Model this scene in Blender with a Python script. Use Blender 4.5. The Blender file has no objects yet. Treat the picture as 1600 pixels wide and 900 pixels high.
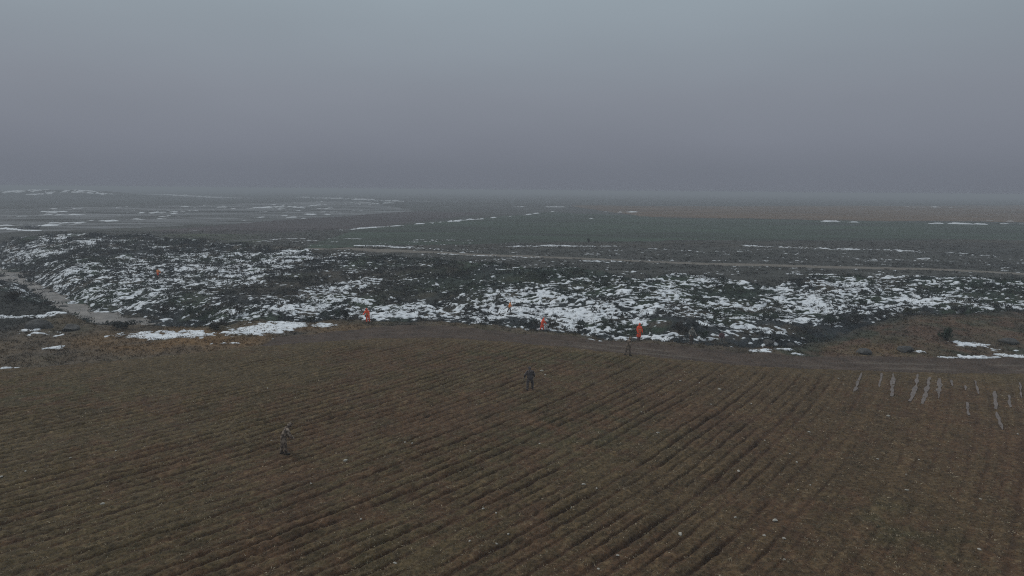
import bpy, bmesh, math, random
import numpy as np
from mathutils import Vector, Matrix, Euler

sc = bpy.context.scene
col = sc.collection
rng = np.random.default_rng(7)
random.seed(7)
R = math.radians

# ------------------------------------------------------------------ camera, sky, sun, exposure
CAM_H, PITCH, ROLL, FOC = 15.0, 8.15, 0.5, 24.0
cam = bpy.data.cameras.new('camera'); cam.lens = FOC; cam.sensor_width = 36.0
cam.clip_start = 0.5; cam.clip_end = 20000
cam_ob = bpy.data.objects.new('camera', cam); col.objects.link(cam_ob)
CAM_M = Matrix.Translation((0, 0, CAM_H)) @ Matrix.Rotation(R(90 - PITCH), 4, 'X') @ Matrix.Rotation(R(ROLL), 4, 'Z')
cam_ob.matrix_world = CAM_M
sc.camera = cam_ob
sc.cycles.pixel_filter_type = 'BLACKMAN_HARRIS'; sc.cycles.filter_width = 1.1
sc.cycles.use_denoising = False

sc.view_settings.view_transform = 'Standard'
sc.view_settings.look = 'None'
sc.view_settings.exposure = 0.0
sc.view_settings.gamma = 1.0
sc.view_settings.use_curve_mapping = False

SUN_EL, SUN_AZ = 42.0, -58.0        # a weak, very soft sun behind the cloud, ahead on the left
world = bpy.data.worlds.new('World'); sc.world = world; world.use_nodes = True
nt = world.node_tree; nt.nodes.clear()
out = nt.nodes.new('ShaderNodeOutputWorld'); bg = nt.nodes.new('ShaderNodeBackground')
sky = nt.nodes.new('ShaderNodeTexSky'); sky.sky_type = 'NISHITA'; sky.sun_disc = False
sky.sun_elevation = R(SUN_EL); sky.sun_rotation = R(SUN_AZ); sky.dust_density = 6.0; sky.air_density = 1.5
hsv = nt.nodes.new('ShaderNodeHueSaturation'); hsv.inputs['Saturation'].default_value = 0.25
hsv.inputs['Value'].default_value = 0.25
tc = nt.nodes.new('ShaderNodeTexCoord'); sx = nt.nodes.new('ShaderNodeSeparateXYZ')
ramp = nt.nodes.new('ShaderNodeValToRGB')           # overcast: dim at the horizon, brighter overhead
cr = ramp.color_ramp
LH = (1.68, 1.85, 2.22)                              # horizon radiance, times 10
stops = [(0.0, (1.0, 1.0, 1.0)), (0.03, (1.06, 1.06, 1.06)), (0.065, (1.21, 1.20, 1.20)), (0.13, (1.41, 1.41, 1.38)), (0.20, (1.61, 1.69, 1.61)), (0.27, (1.82, 1.97, 1.85)), (0.6, (2.8, 2.9, 2.65)), (1.0, (3.4, 3.4, 3.05))]
while len(cr.elements) < len(stops): cr.elements.new(0.5)
for e, (p, c) in zip(cr.elements, stops):
    e.position = p; e.color = (LH[0]*c[0], LH[1]*c[1], LH[2]*c[2], 1)
nz = nt.nodes.new('ShaderNodeTexNoise'); nz.inputs['Scale'].default_value = 2.2; nz.inputs['Detail'].default_value = 3
mp = nt.nodes.new('ShaderNodeMapping'); mp.inputs['Scale'].default_value = (1, 1, 3.5)
mr = nt.nodes.new('ShaderNodeMapRange'); mr.inputs['To Min'].default_value = 0.955; mr.inputs['To Max'].default_value = 1.045
mr.inputs['From Min'].default_value = 0.25; mr.inputs['From Max'].default_value = 0.75
mul = nt.nodes.new('ShaderNodeVectorMath'); mul.operation = 'SCALE'
mix = nt.nodes.new('ShaderNodeMix'); mix.data_type = 'RGBA'; mix.inputs[0].default_value = 0.05
L = nt.links.new
L(tc.outputs['Generated'], sx.inputs[0]); L(sx.outputs['Z'], ramp.inputs['Fac'])
L(tc.outputs['Generated'], mp.inputs['Vector']); L(mp.outputs[0], nz.inputs['Vector']); L(nz.outputs['Fac'], mr.inputs['Value'])
L(ramp.outputs['Color'], mul.inputs[0]); L(mr.outputs[0], mul.inputs['Scale'])
L(mul.outputs[0], mix.inputs[6]); L(sky.outputs[0], hsv.inputs['Color']); L(hsv.outputs[0], mix.inputs[7])
L(mix.outputs[2], bg.inputs['Color']); bg.inputs['Strength'].default_value = 0.1
L(bg.outputs[0], out.inputs['Surface'])

sl = bpy.data.lights.new('sun', 'SUN'); sl.energy = 0.8; sl.angle = R(30); sl.color = (1.0, 0.96, 0.9)
sun = bpy.data.objects.new('sun', sl); col.objects.link(sun)
sd = Vector((math.sin(R(SUN_AZ)) * math.cos(R(SUN_EL)), math.cos(R(SUN_AZ)) * math.cos(R(SUN_EL)), math.sin(R(SUN_EL))))
sun.rotation_euler = (-sd).to_track_quat('-Z', 'Y').to_euler(); sun.location = (0, -20, 60)

# ------------------------------------------------------------------ helpers
def tag(o, label=None, cat=None, group=None, kind=None):
    if label: o['label'] = label
    if cat: o['category'] = cat
    if group: o['group'] = group
    if kind: o['kind'] = kind
    return o

FPX = 1600 * FOC / 36.0
def ray(px, py):
    d = Vector(((px - 800) / FPX, (450 - py) / FPX, -1.0))
    return (CAM_M.to_3x3() @ d).normalized()
def at(px, py, z=0.0):
    d = ray(px, py)
    t = (z - CAM_H) / min(d.z, -1e-4)
    return np.array((d.x * t, d.y * t))

# lattice gradient noise, vectorised
PERM = rng.permutation(4096).astype(np.int64)
GA = rng.uniform(0, 2 * np.pi, 4096)
GX, GY = np.cos(GA).astype(np.float32), np.sin(GA).astype(np.float32)
def pn(x, y, s=1.0, seed=0):
    x = x / s + seed * 17.31; y = y / s + seed * 9.77
    xi = np.floor(x).astype(np.int64); yi = np.floor(y).astype(np.int64)
    xf = (x - xi).astype(np.float32); yf = (y - yi).astype(np.float32)
    u = xf * xf * xf * (xf * (xf * 6 - 15) + 10); v = yf * yf * yf * (yf * (yf * 6 - 15) + 10)
    def g(i, j, dx, dy):
        h = PERM[(PERM[i & 4095] + j) & 4095]
        return GX[h] * dx + GY[h] * dy
    a = g(xi, yi, xf, yf); b = g(xi + 1, yi, xf - 1, yf)
    c = g(xi, yi + 1, xf, yf - 1); d = g(xi + 1, yi + 1, xf - 1, yf - 1)
    return (a + u * (b - a) + v * (c + u * (d - c) - (a + u * (b - a)))) * 1.5
def fbm(x, y, s, n=3, seed=0, gain=0.5):
    r = 0; a = 1.0
    for k in range(n):
        r = r + a * pn(x, y, s, seed + k * 3); s *= 0.5; a *= gain
    return r
def sstep(a, b, x):
    t = np.clip((x - a) / (b - a), 0, 1); return t * t * (3 - 2 * t)
def poly_line(pts, z=0.0):
    w = np.array([at(px, py, z) for px, py in pts])
    return w[np.argsort(w[:, 0])]

# ------------------------------------------------------------------ lines of the land (points read off the picture, laid on the ground)
E_W = poly_line([(0, 578), (100, 571), (200, 562), (300, 552), (400, 542), (500, 534), (600, 528), (700, 527), (800, 534), (900, 544),
                 (1000, 555), (1100, 565), (1200, 573), (1300, 577), (1400, 580), (1500, 581), (1600, 581)])
def E_of(x):
    y = np.interp(x, E_W[:, 0], E_W[:, 1])
    y = np.where(x < E_W[0, 0], np.maximum(E_W[0, 1] + (x - E_W[0, 0]) * 0.5, 25), y)
    return y
L_W = poly_line([(0, 462), (50, 474), (95, 486), (130, 506), (200, 509), (300, 511), (400, 504), (500, 501), (575, 501), (650, 502),
                 (750, 508), (850, 518), (950, 528), (1050, 536), (1150, 542), (1230, 543), (1300, 533), (1360, 515), (1430, 503), (1600, 497)])
def L_of(x): return np.interp(x, L_W[:, 0], L_W[:, 1])
T_W = poly_line([(0, 366), (100, 366), (200, 368), (300, 374), (420, 384), (640, 400), (800, 416), (1000, 430), (1280, 433), (1450, 435), (1600, 440)])
def T_of(x): return np.maximum(np.interp(x, T_W[:, 0], T_W[:, 1]), L_of(x) + 30)
S_W = np.array([at(px, py, -6.35) for px, py in [(-120, 392), (-50, 412), (10, 432), (60, 452), (95, 468), (125, 486), (165, 497), (215, 503), (290, 508)]])
S_W = np.concatenate([S_W, [(-38., 102.), (200., 100.)]]); S_W = S_W[np.argsort(S_W[:, 0])]

def row_phase(x, y):
    """distance across the rows: every point is traced back along the gently curving furrows to the line y = 30"""
    px = x.copy(); py = y.copy(); n = 24; dy = (30.0 - y) / n
    for k in range(n):
        a = np.clip(46.95 - 0.0121 * px - 0.193 * py - 0.00233 * px * py, 29, 47)
        px = px + np.tan(np.radians(a)) * dy; py = py + dy
    return px * 0.74 + 0.12 * pn(x, y, 9.0, 5)

def base_h(x, y):
    """land without furrows or clods"""
    e, l, t = E_of(x), L_of(x), T_of(x)
    h = 0.35 * fbm(x, y, 40, 2, 1) * sstep(40, 90, np.hypot(x, y))
    # verge between field and lip: low rough bank
    v = np.clip((y - e) / np.maximum(l - e, 1), 0, 1)
    rough = fbm(x, y, 4.0, 3, 11)
    h = h + 0.22 * rough * sstep(0.45, 0.7, v) * (1 - sstep(1.0, 1.3, (y - e) / np.maximum(l - e, 1)))
    # brown knoll on the right
    kx = sstep(30, 45, x)
    kn = kx * 1.0 * sstep(0.28, 0.75, v) * (1 - sstep(0.0, 14, y - l))
    # dark stony rise on the left
    kl = (1 - sstep(-71, -62, x)) * (0.9 + 0.5 * rough) * sstep(0.25, 0.6, v) * (1 - sstep(-1, 5, y - l))
    h = h + kn + kl
    # ravine
    u = (y - l) / (t - l)
    D = 6.0 - 2.0 * sstep(30, 70, x) + 0.3 * sstep(-40, -70, x)
    yd = y - l
    down = sstep(-0.5, 9.0, yd + 1.0 * pn(x, y, 6, 21))
    up = np.clip((yd - 14) / np.maximum(t - l - 14, 1), 0, 1)
    up = up ** 0.85
    bank = -D * down * (1 - up)
    und = (0.55 * fbm(x, y, 11, 3, 31) + 0.5 * np.abs(pn(x, y * 1.6, 17, 41)) - 0.2) * sstep(8, 20, yd) * (1 - sstep(0.95, 1.25, u))
    h = h + bank + und
    # stream bed
    sy = np.interp(x, S_W[:, 0], S_W[:, 1])
    near = np.exp(-((y - sy) / (6.5 + 10 * sstep(-100, -118, x))) ** 2) * (1 - sstep(-52, -38, x))
    h = h * (1 - near) + near * (-6.85 + 0.75 * fbm(x, y, 5, 3, 116))
    # far hill with snow at the left
    hx, hy = at(45, 303); d = math.hypot(hx, hy); k = 1150 / d
    h = h + 8.5 * np.exp(-(((x - hx * k) / 95) ** 2 + ((y - hy * k) / 70) ** 2)) + 5 * np.exp(-(((x - hx * k - 90) / 60) ** 2 + ((y - hy * k - 20) / 60) ** 2))
    far = sstep(250, 900, np.hypot(x, y))
    h = h + far * 1.2 * pn(x, y, 260, 51)
    return h

def hit(px, py):
    """where the view ray through a picture point meets the land"""
    d = ray(px, py)
    t = np.concatenate([np.arange(20, 320, 0.1), np.arange(320, 3000, 2.0)])
    x, y, z = d.x * t, d.y * t, CAM_H + d.z * t
    b = z < base_h(x, y)
    i = int(np.argmax(b)) if b.any() else len(t) - 1
    return float(x[i]), float(y[i]), float(base_h(x[i:i+1], y[i:i+1])[0])

# ------------------------------------------------------------------ polar ground grid, fine where the picture looks
az = np.concatenate([np.radians(np.linspace(-46, 46, 1080)), np.radians(np.arange(50, 314, 5))])
rr = np.concatenate([np.linspace(0.8, 15, 8), np.geomspace(17, 90, 640), np.geomspace(90.2, 290, 560), np.geomspace(292, 6000, 300)])
NA, NR = len(az), len(rr)
AZ, RR = np.meshgrid(az, rr)
X = (RR * np.sin(AZ)).ravel(); Y = (RR * np.cos(AZ)).ravel(); DI = RR.ravel()
E, LL, TT = E_of(X), L_of(X), T_of(X)
wob = 0.5 * fbm(X, Y, 3.0, 2, 61)
field = Y + wob * 0.5 < E
H0 = base_h(X, Y)
Hh = H0.copy()
# furrows and clods
ph = row_phase(X, Y) / 0.76
kr = np.floor(ph); rowv = np.modf(np.abs(np.sin(kr * 12.9898) * 43758.5453))[0]      # every row a little different
amp = 0.085 + 0.055 * (rowv - 0.5) * np.sin(np.pi * (ph - kr)) ** 2 + 0.06 * pn(X, Y, 7, 71) + 0.05 * pn(X, Y, 2.0, 72)
amp = np.clip(amp, 0.02, 0.19)
rowu = np.modf(np.abs(np.sin((np.floor(ph + 0.5)) * 78.233) * 12543.123))[0]
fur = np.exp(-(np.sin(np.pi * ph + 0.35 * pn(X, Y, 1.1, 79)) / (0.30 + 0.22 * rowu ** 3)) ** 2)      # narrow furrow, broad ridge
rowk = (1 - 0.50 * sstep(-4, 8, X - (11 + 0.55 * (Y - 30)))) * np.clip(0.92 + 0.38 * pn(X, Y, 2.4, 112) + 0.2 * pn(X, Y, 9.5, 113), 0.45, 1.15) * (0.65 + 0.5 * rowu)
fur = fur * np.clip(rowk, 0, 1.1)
tri = 0.75 - 1.9 * fur + 0.25 * np.cos(4 * np.pi * ph + 0.8) * (1 - fur) + 0.25 * pn(X, Y, 0.8, 78)
fm = field * sstep(0.3, 2.5, E - Y) * (1 - sstep(55, 110, DI) * 0.2)
fm = np.where(DI < 15, 0, fm) * np.clip(rowk, 0.2, 1.1)
clod = (0.05 * pn(X, Y, 0.30, 73) + 0.05 * np.maximum(pn(X, Y, 0.7, 74), 0) ** 1.5 + 0.03 * pn(X, Y, 1.6, 114)) * (DI < 130)
Hh += fm * (amp * tri) + clod * (Y < LL + 3)
trackv = (Y - E)
track = (~field) & (trackv + wob < 5.5 + 1.2 * pn(X, Y, 12, 75)) & (X > -24) & (Y < LL - 0.5)
rut = np.exp(-((trackv - 1.4) / 0.35) ** 2) + np.exp(-((trackv - 3.2) / 0.35) ** 2)
Hh -= 0.07 * rut * track
ravine = (~field) & (~track) & (Y < TT + 6 * pn(X, Y, 15, 76)) 
Hh += np.where((Y > LL) & (DI < 320), 0.12 * fbm(X, Y, 1.3, 2, 77), 0) * ravine

# ------------------------------------------------------------------ base colour of the land
def mixc(c, k, m):
    m = np.clip(m, 0, 1)[:, None]; return c * (1 - m) + np.array(k)[None, :] * m
C = np.tile(np.array((0.060, 0.060, 0.055)), (len(X), 1))
def inpoly(pts, wobble=0.0):
    w = np.array([at(px, py) for px, py in pts])
    xx, yy = X, Y
    if wobble:
        xx = X + wobble * pn(X, Y, wobble * 3, 81); yy = Y + wobble * pn(X, Y, wobble * 3, 82)
    r = np.zeros(len(X), bool); j = len(w) - 1
    for i in range(len(w)):
        xi, yi = w[i]; xj, yj = w[j]
        c = ((yi > yy) != (yj > yy)) & (xx < (xj - xi) * (yy - yi) / (yj - yi + 1e-9) + xi)
        r ^= c; j = i
    return r
def dline(pts, z=0.0):
    w = np.array([at(px, py, z) for px, py in pts]); d = np.full(len(X), 1e9)
    for (x0, y0), (x1, y1) in zip(w[:-1], w[1:]):
        dx, dy = x1 - x0, y1 - y0
        t = np.clip(((X - x0) * dx + (Y - y0) * dy) / (dx * dx + dy * dy + 1e-9), 0, 1)
        d = np.minimum(d, np.hypot(X - x0 - t * dx, Y - y0 - t * dy))
    return d
plain = (~field) & (~track) & (~ravine)
# patchwork of the plain
streak = fbm(X / 5 + Y * 0.05, Y * 0.8, 12, 3, 83) + 0.6 * pn(X / 9, Y * 0.35, 16, 87)
C = mixc(C, (0.050, 0.050, 0.043), plain * (DI < 420) * 1.0)
C = mixc(C, (0.17, 0.172, 0.176), inpoly([(-200, 345), (0, 327), (560, 313), (650, 329), (420, 347), (240, 354), (100, 360), (-200, 362)], 4) * (0.6 + 0.8 * streak))
C = mixc(C, (0.058, 0.046, 0.047), inpoly([(240, 360), (400, 347), (660, 329), (760, 333), (560, 358), (300, 370)], 2) * 0.9)
green = inpoly([(470, 388), (555, 359), (860, 331), (1050, 340), (1900, 354), (1900, 374), (1100, 376), (800, 380)], 2.0) & plain
C = mixc(C, (0.036, 0.053, 0.035), green * (0.85 + 0.4 * streak))
C = mixc(C, (0.12, 0.074, 0.040), inpoly([(890, 321), (1800, 321), (1800, 349), (1200, 343), (1000, 338)], 4) & plain)
C = mixc(C, (0.054, 0.049, 0.038), inpoly([(440, 389), (800, 381), (1100, 377), (1900, 376), (1900, 386), (1100, 387), (820, 389), (500, 396)], 2) & plain)
grass = inpoly([(170, 372), (270, 366), (400, 366), (420, 380), (300, 384), (190, 384)], 2)
C = mixc(C, (0.055, 0.066, 0.036), grass * 0.9)
C = mixc(C, (0.16, 0.16, 0.16), (dline([(262, 380), (300, 379), (350, 376), (400, 373)]) < 1.8) * 0.8)
road_d = dline([(430, 386), (560, 390), (700, 395), (850, 402), (1000, 408), (1150, 413), (1300, 418), (1450, 422), (1600, 429), (1800, 440)])
road = (road_d + 0.4 * pn(X, Y, 3, 84) < 2.2)
mid = plain & (DI < 260)
C *= np.where(plain, 1 + 0.35 * streak, 1)[:, None]
C = mixc(C, (0.052, 0.050, 0.044), mid * (0.5 + 0.7 * fbm(X, Y, 9, 3, 85)) * (~green))
# bank: dark scrub soil with green and brown patches
b1 = fbm(X, Y, 12, 3, 91); b2 = fbm(X, Y, 6, 3, 92)
C = np.where(ravine[:, None], np.array((0.028, 0.033, 0.036))[None, :], C)
C = mixc(C, (0.032, 0.048, 0.028), ravine * sstep(0.0, 0.5, b1))
C = mixc(C, (0.058, 0.048, 0.036), ravine * sstep(0.1, 0.6, b2))
blob_cache = {}
def blob(px, py, rx, ry):
    x, y, z = hit(px, py)
    return np.exp(-(((X - x) / rx) ** 2 + ((Y - y) / ry) ** 2))
for px, py, rx, ry, k in [(450, 445, 16, 10, .9), (600, 430, 12, 9, .8), (1060, 480, 3, 6, .6), (640, 460, 9, 5, .7), (740, 470, 4, 5, .5)]:
    C = mixc(C, (0.060, 0.050, 0.038), ravine * blob(px, py, rx, ry) * k)
for px, py, rx, ry, k in [(150, 470, 16, 9, .9), (740, 405, 16, 9, .8), (860, 430, 14, 8, .7), (1150, 455, 12, 7, .7), (950, 450, 10, 8, .5), (1500, 455, 12, 9, .7), (700, 440, 10, 8, .5)]:
    C = mixc(C, (0.032, 0.050, 0.030), ravine * blob(px, py, rx, ry) * k)
# verge and knoll: dead grass browns
vv = (Y - E) / np.maximum(LL - E, 1)
verge = ravine & (Y < LL + 1.5)
C = mixc(C, (0.112, 0.083, 0.054), verge * (0.75 + 0.3 * b2))
C = mixc(C, (0.034, 0.034, 0.030), verge * sstep(-50, -56, X) * sstep(0.38, 0.52, vv) * 1.0)
C = mixc(C, (0.165, 0.098, 0.044), verge * (blob(330, 530, 9, 5) + blob(220, 536, 8, 4) + 0.8 * blob(480, 515, 8, 3) + 0.5 * blob(1380, 545, 5, 4)) * (0.6 + 0.6 * b2))
C = mixc(C, (0.052, 0.054, 0.036), verge * (X > 22) * sstep(0.05, 0.55, fbm(X, Y, 5, 3, 93)) * 0.9)
C = mixc(C, (0.115, 0.070, 0.048), verge * (X > 24) * sstep(-0.1, 0.4, fbm(X, Y, 3.2, 3, 94)) * 0.7)
C = mixc(C, (0.040, 0.042, 0.036), verge * (X > 25) * sstep(0.85, 1.02, vv) * 0.8)
# field
f1 = fbm(X, Y, 10, 3, 95); f2 = fbm(X, Y, 1.6, 3, 96)
fc = np.tile(np.array((0.083, 0.052, 0.033)), (len(X), 1))
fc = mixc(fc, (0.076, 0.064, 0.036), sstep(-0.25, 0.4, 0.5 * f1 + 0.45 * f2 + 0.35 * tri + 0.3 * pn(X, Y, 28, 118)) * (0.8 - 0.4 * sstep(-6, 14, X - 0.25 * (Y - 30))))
fur_dark = 0.62 + 0.5 * f2 - 0.2 * f1 + 0.35 * (rowv - 0.5)
fc = mixc(fc, (0.038, 0.022, 0.014), np.maximum(fur * np.clip(fur_dark + 0.15 * sstep(10, -15, X), 0.3, 1.0), 0.6 * sstep(0.2, 0.9, 0.5 * f2 - 0.35 * f1)))  # darker soil colour along the furrow lines and in scattered patches
fc = mixc(fc, (0.054, 0.062, 0.034), (blob(850, 560, 12, 3) + 0.9 * blob(1400, 820, 2.2, 3) + 0.7 * blob(900, 670, 6, 5) + 0.8 * blob(60, 615, 7, 3)) * (0.3 + 0.5 * f2))
fc = mixc(fc, (0.090, 0.070, 0.041), sstep(6, 0, E - Y) * 0.5 + sstep(30, 44, X) * sstep(14, 2, E - Y) * 0.4)
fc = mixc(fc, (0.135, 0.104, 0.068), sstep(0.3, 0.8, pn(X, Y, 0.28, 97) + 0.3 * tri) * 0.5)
fc *= (1 + 0.25 * (rowv - 0.5) * np.sin(np.pi * (ph - kr)) ** 2 + 0.3 * pn(X, Y, 0.5, 115))[:, None]
fc = fc * np.array((1.04, 0.93, 0.76))
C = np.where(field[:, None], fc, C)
C = np.where(track[:, None], np.array((0.074, 0.052, 0.039))[None, :] * (1 + 0.25 * f2[:, None]), C)
C = mixc(C, (0.15, 0.125, 0.10), track * rut * 0.55 * sstep(-0.3, 0.4, pn(X, Y, 6, 98)) * (X > 5))
C = np.where(road[:, None], np.array((0.165, 0.145, 0.122))[None, :], C)
C *= (1 + 0.16 * fbm(X, Y, 2.5, 2, 99) * (DI < 300))[:, None]

# ------------------------------------------------------------------ snow cover: where > 0 snow lies
an = 0.62
sn = 0.65 * pn(X * an, Y, 2.6, 101) + 0.95 * pn(X * an, Y, 1.05, 102) + 1.05 * pn(X * 0.8, Y, 0.55, 103)
sn += 0.5 * pn(X * an, Y, 7, 104)
dens = np.full(len(X), -3.0)
bank_zone = ravine & (Y > LL + 2)
dens = np.where(bank_zone, -0.60, dens)
def sblob(px, py, rx, ry, a):
    global dens
    dens = dens + a * blob(px, py, rx, ry) * bank_zone
for q in [(250, 430, 24, 16, .95), (200, 450, 14, 7, .6), (150, 410, 16, 18, .35), (330, 405, 20, 14, .6), (430, 408, 14, 8, .7), (60, 390, 30, 24, .45),
          (320, 440, 10, 8, .5), (230, 478, 8, 4, .5), (130, 400, 20, 10, -.3), (90, 380, 50, 25, .3), (560, 393, 20, 5, .4),
          (450, 445, 14, 8, -.25), (600, 428, 14, 8, -.18), (700, 420, 18, 8, -.2), (640, 456, 9, 5, -.15), (740, 462, 8, 5, .35), (1000, 480, 12, 7, .3), (1180, 450, 18, 6, .25), (530, 452, 5, 6, 1.2), (560, 440, 5, 4, .8),
          (430, 488, 6, 4, .9), (390, 478, 6, 4, .7), (480, 480, 7, 4, .8), (540, 478, 7, 4, .8), (650, 488, 9, 4, 1.0), (700, 485, 8, 4, .8),
          (860, 470, 9, 7, 1.15), (830, 490, 8, 4, 1.1), (900, 495, 7, 4, 1.0), (940, 495, 7, 4, .8), (890, 455, 8, 6, .6), (795, 487, 3, 2, 1.2),
          (1000, 455, 9, 5, .6), (980, 505, 6, 3, .9), (1040, 528, 5, 1.5, 1.0), (1060, 500, 3, 4, -.8), (1170, 478, 8, 3, .8), (1100, 485, 5, 3, .7),
          (1150, 513, 5, 1.3, 1.9), (1220, 500, 6, 1.5, 1.9), (1300, 485, 7, 1.6, 1.7), (1350, 452, 14, 7, .9), (1300, 470, 10, 5, .7), (1200, 440, 14, 4, .6), (1080, 438, 12, 4, .6),
          (1430, 473, 7, 3, .8), (1520, 478, 5, 3, 1.0), (1590, 480, 4, 2, 1.0), (1420, 445, 9, 5, .4), (1260, 515, 7, 2, -.8), (1160, 455, 9, 3, -.5), (820, 425, 20, 5, -.15)]:
    sblob(*q)
# verge and lip patches
def lblob(px, py, rx, ry, a):
    global dens
    x, y = at(px, py, 0.1)
    g = np.exp(-(((X - x) / rx) ** 2 + ((Y - y) / ry) ** 2))
    dens = np.where((~field) & (Y < LL + 6) & (g > 0.12), np.maximum(dens, -1.3 + a * g), dens)
for q in [(235, 521, 3.0, 2.2, 2.6), (265, 522, 3.2, 2.2, 2.8), (295, 522, 2.6, 1.8, 2.5), (400, 513, 3.0, 3.0, 2.9), (425, 510, 3.0, 3.0, 2.9), (450, 506, 3, 2.4, 2.6), (370, 519, 2.4, 1.5, 2.2), (500, 507, 2.4, 1.5, 2.0),
          (690, 519, 3, .9, 2.0), (740, 520, 3, .9, 1.9), (800, 520, 2, .9, 1.9), (930, 530, 3, .6, 1.7), (450, 527, 2.5, .7, 2.0), (490, 525, 1.5, .6, 1.8), (80, 541, 1.4, .8, 2.0),
          (60, 519, 2, 1, 1.9), (20, 494, 2.5, 1.5, 2.2), (65, 492, 1.8, 1.2, 2.1), (90, 488, 1.5, 1, 2.2), (170, 505, 1, 1, 1.6), (45, 512, 1.3, 1, 1.8), (10, 575, 1.3, .6, 1.7),
          (355, 535, 1.3, .5, 1.9), (1345, 561, 1.4, .5, 2.2), (1385, 561, 2.6, .9, 2.7), (1420, 560, 2.6, 1.0, 2.9), (1455, 559, 2.8, 1.2, 3.1), (1500, 558, 3, 1.2, 3.2), (1550, 557, 3, 1.3, 3.3), (1600, 555, 3, 1.4, 3.3), (1660, 555, 4, 1.4, 2.8),
          (1505, 540, 1.2, .9, 2.2), (1530, 539, .8, .6, 1.9), (1440, 548, 1.0, .6, 1.9), (1580, 545, 1.5, .6, 1.6), (1190, 548, 1.0, .6, 1.7), (1245, 551, .9, .5, 1.6), (1090, 533, 1.2, .8, 1.7), (1230, 545, 1.0, .6, 1.6)]:
    lblob(*q)
def sline(pts, w, a, ns=1.0):
    global dens
    w = w * 0.8; d = dline(pts)
    k = (a * 0.62 + 0.1) * np.exp(-(d / w) ** 2) - 1.15
    dens = np.where((~field) & (d < w * 1.6), np.maximum(dens, k), dens)
sn_far = 0.9 * pn(X * 1.6, Y * 0.6, 13, 105) + 0.7 * pn(X * 1.5, Y * 0.6, 5, 106) + 0.8 * pn(X, Y * 0.5, 34, 119)
sn = np.where(DI > 210, sn * 0.55 + sn_far * sstep(210, 300, DI), sn)
sn = np.where(DI > 330, sn_far * 0.9, sn)
for pts, w, a in [([(0, 356), (60, 360)], 2.5, 2.6), ([(-60, 371), (0, 369), (60, 365)], 4, 1.9), ([(535, 360), (600, 354), (700, 347), (800, 338), (870, 330)], 3.5, 2.0),
                  ([(0, 340), (200, 334), (400, 325), (560, 318)], 9, 1.5), ([(240, 304), (370, 309)], 40, 1.9), ([(480, 308), (620, 314)], 50, 1.7), ([(560, 320), (600, 318)], 20, 1.4),
                  ([(690, 396), (840, 402)], 1.6, 2.2), ([(800, 386), (960, 385)], 2.2, 1.9), ([(860, 384), (880, 384)], 2.2, 2.2), ([(1170, 384), (1250, 386), (1420, 392)], 3.5, 1.6), ([(700, 391), (640, 387)], 2.5, 1.5),
                  ([(560, 385), (660, 389)], 2.2, 1.8), ([(910, 409), (965, 409)], 1.6, 2.0), ([(955, 331), (1005, 331)], 9, 2.0), ([(1285, 346), (1400, 350), (1610, 350)], 5, 1.9), ([(1540, 345), (1600, 346)], 8, 1.6),
                  ([(1425, 324), (1450, 324), (1485, 325)], 22, 1.5), ([(1435, 403), (1452, 403)], 2.0, 2.2), ([(1490, 397), (1510, 397)], 1.5, 2.0), ([(1340, 431), (1500, 435)], 1.3, 1.8), ([(1240, 427), (1300, 428)], 1.3, 1.5), ([(1530, 433), (1580, 436)], 1.2, 1.9),
                  ([(400, 376), (440, 372), (560, 373)], 2, 1.7), ([(210, 366), (235, 367)], 3, 1.7), ([(805, 323), (815, 323)], 8, 2.4), ([(868, 323), (880, 323)], 9, 2.6), ([(300, 360), (320, 360)], 3, 1.5),
                  ([(870, 341), (930, 342)], 3, 1.3), ([(700, 372), (760, 373)], 2, 1.2), ([(180, 372), (60, 374)], 6, 1.3)]:
    sline(pts, w, a)
hx, hy = at(45, 303); kk = 1150 / math.hypot(hx, hy)
dens = np.where(DI > 700, np.maximum(dens, -1.7 + 1.75 * np.exp(-(((X - hx * kk - 40) / 150) ** 2 + ((Y - hy * kk + 20) / 70) ** 2))), dens)
strip = plain & (DI < 230) & (Y < T_of(X) + 60)
dens = np.where(strip & ~road, np.maximum(dens, -1.2 + 0.5 * np.clip(fbm(X, Y, 20, 2, 107) + 0.2, 0, 1)), dens)
dens = np.where(bank_zone & (dens > 0.0), np.where(dens > 1.0, 0.05 + 0.9 * (dens - 1.0), 0.05 * dens), dens)
S = dens + sn
row_snow = inpoly([(-200, 345), (0, 327), (560, 313), (650, 329), (420, 347), (240, 354), (100, 360), (-200, 362)], 4)
S = np.where(row_snow & plain, np.maximum(S, -0.75 + sn_far * 0.8 + 0.3 * np.sin(2 * np.pi * (Y - 0.16 * X) / 22)), S)
S = np.where(field | track, -3, S)
S = np.where(road, S - 0.5, S)

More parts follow.
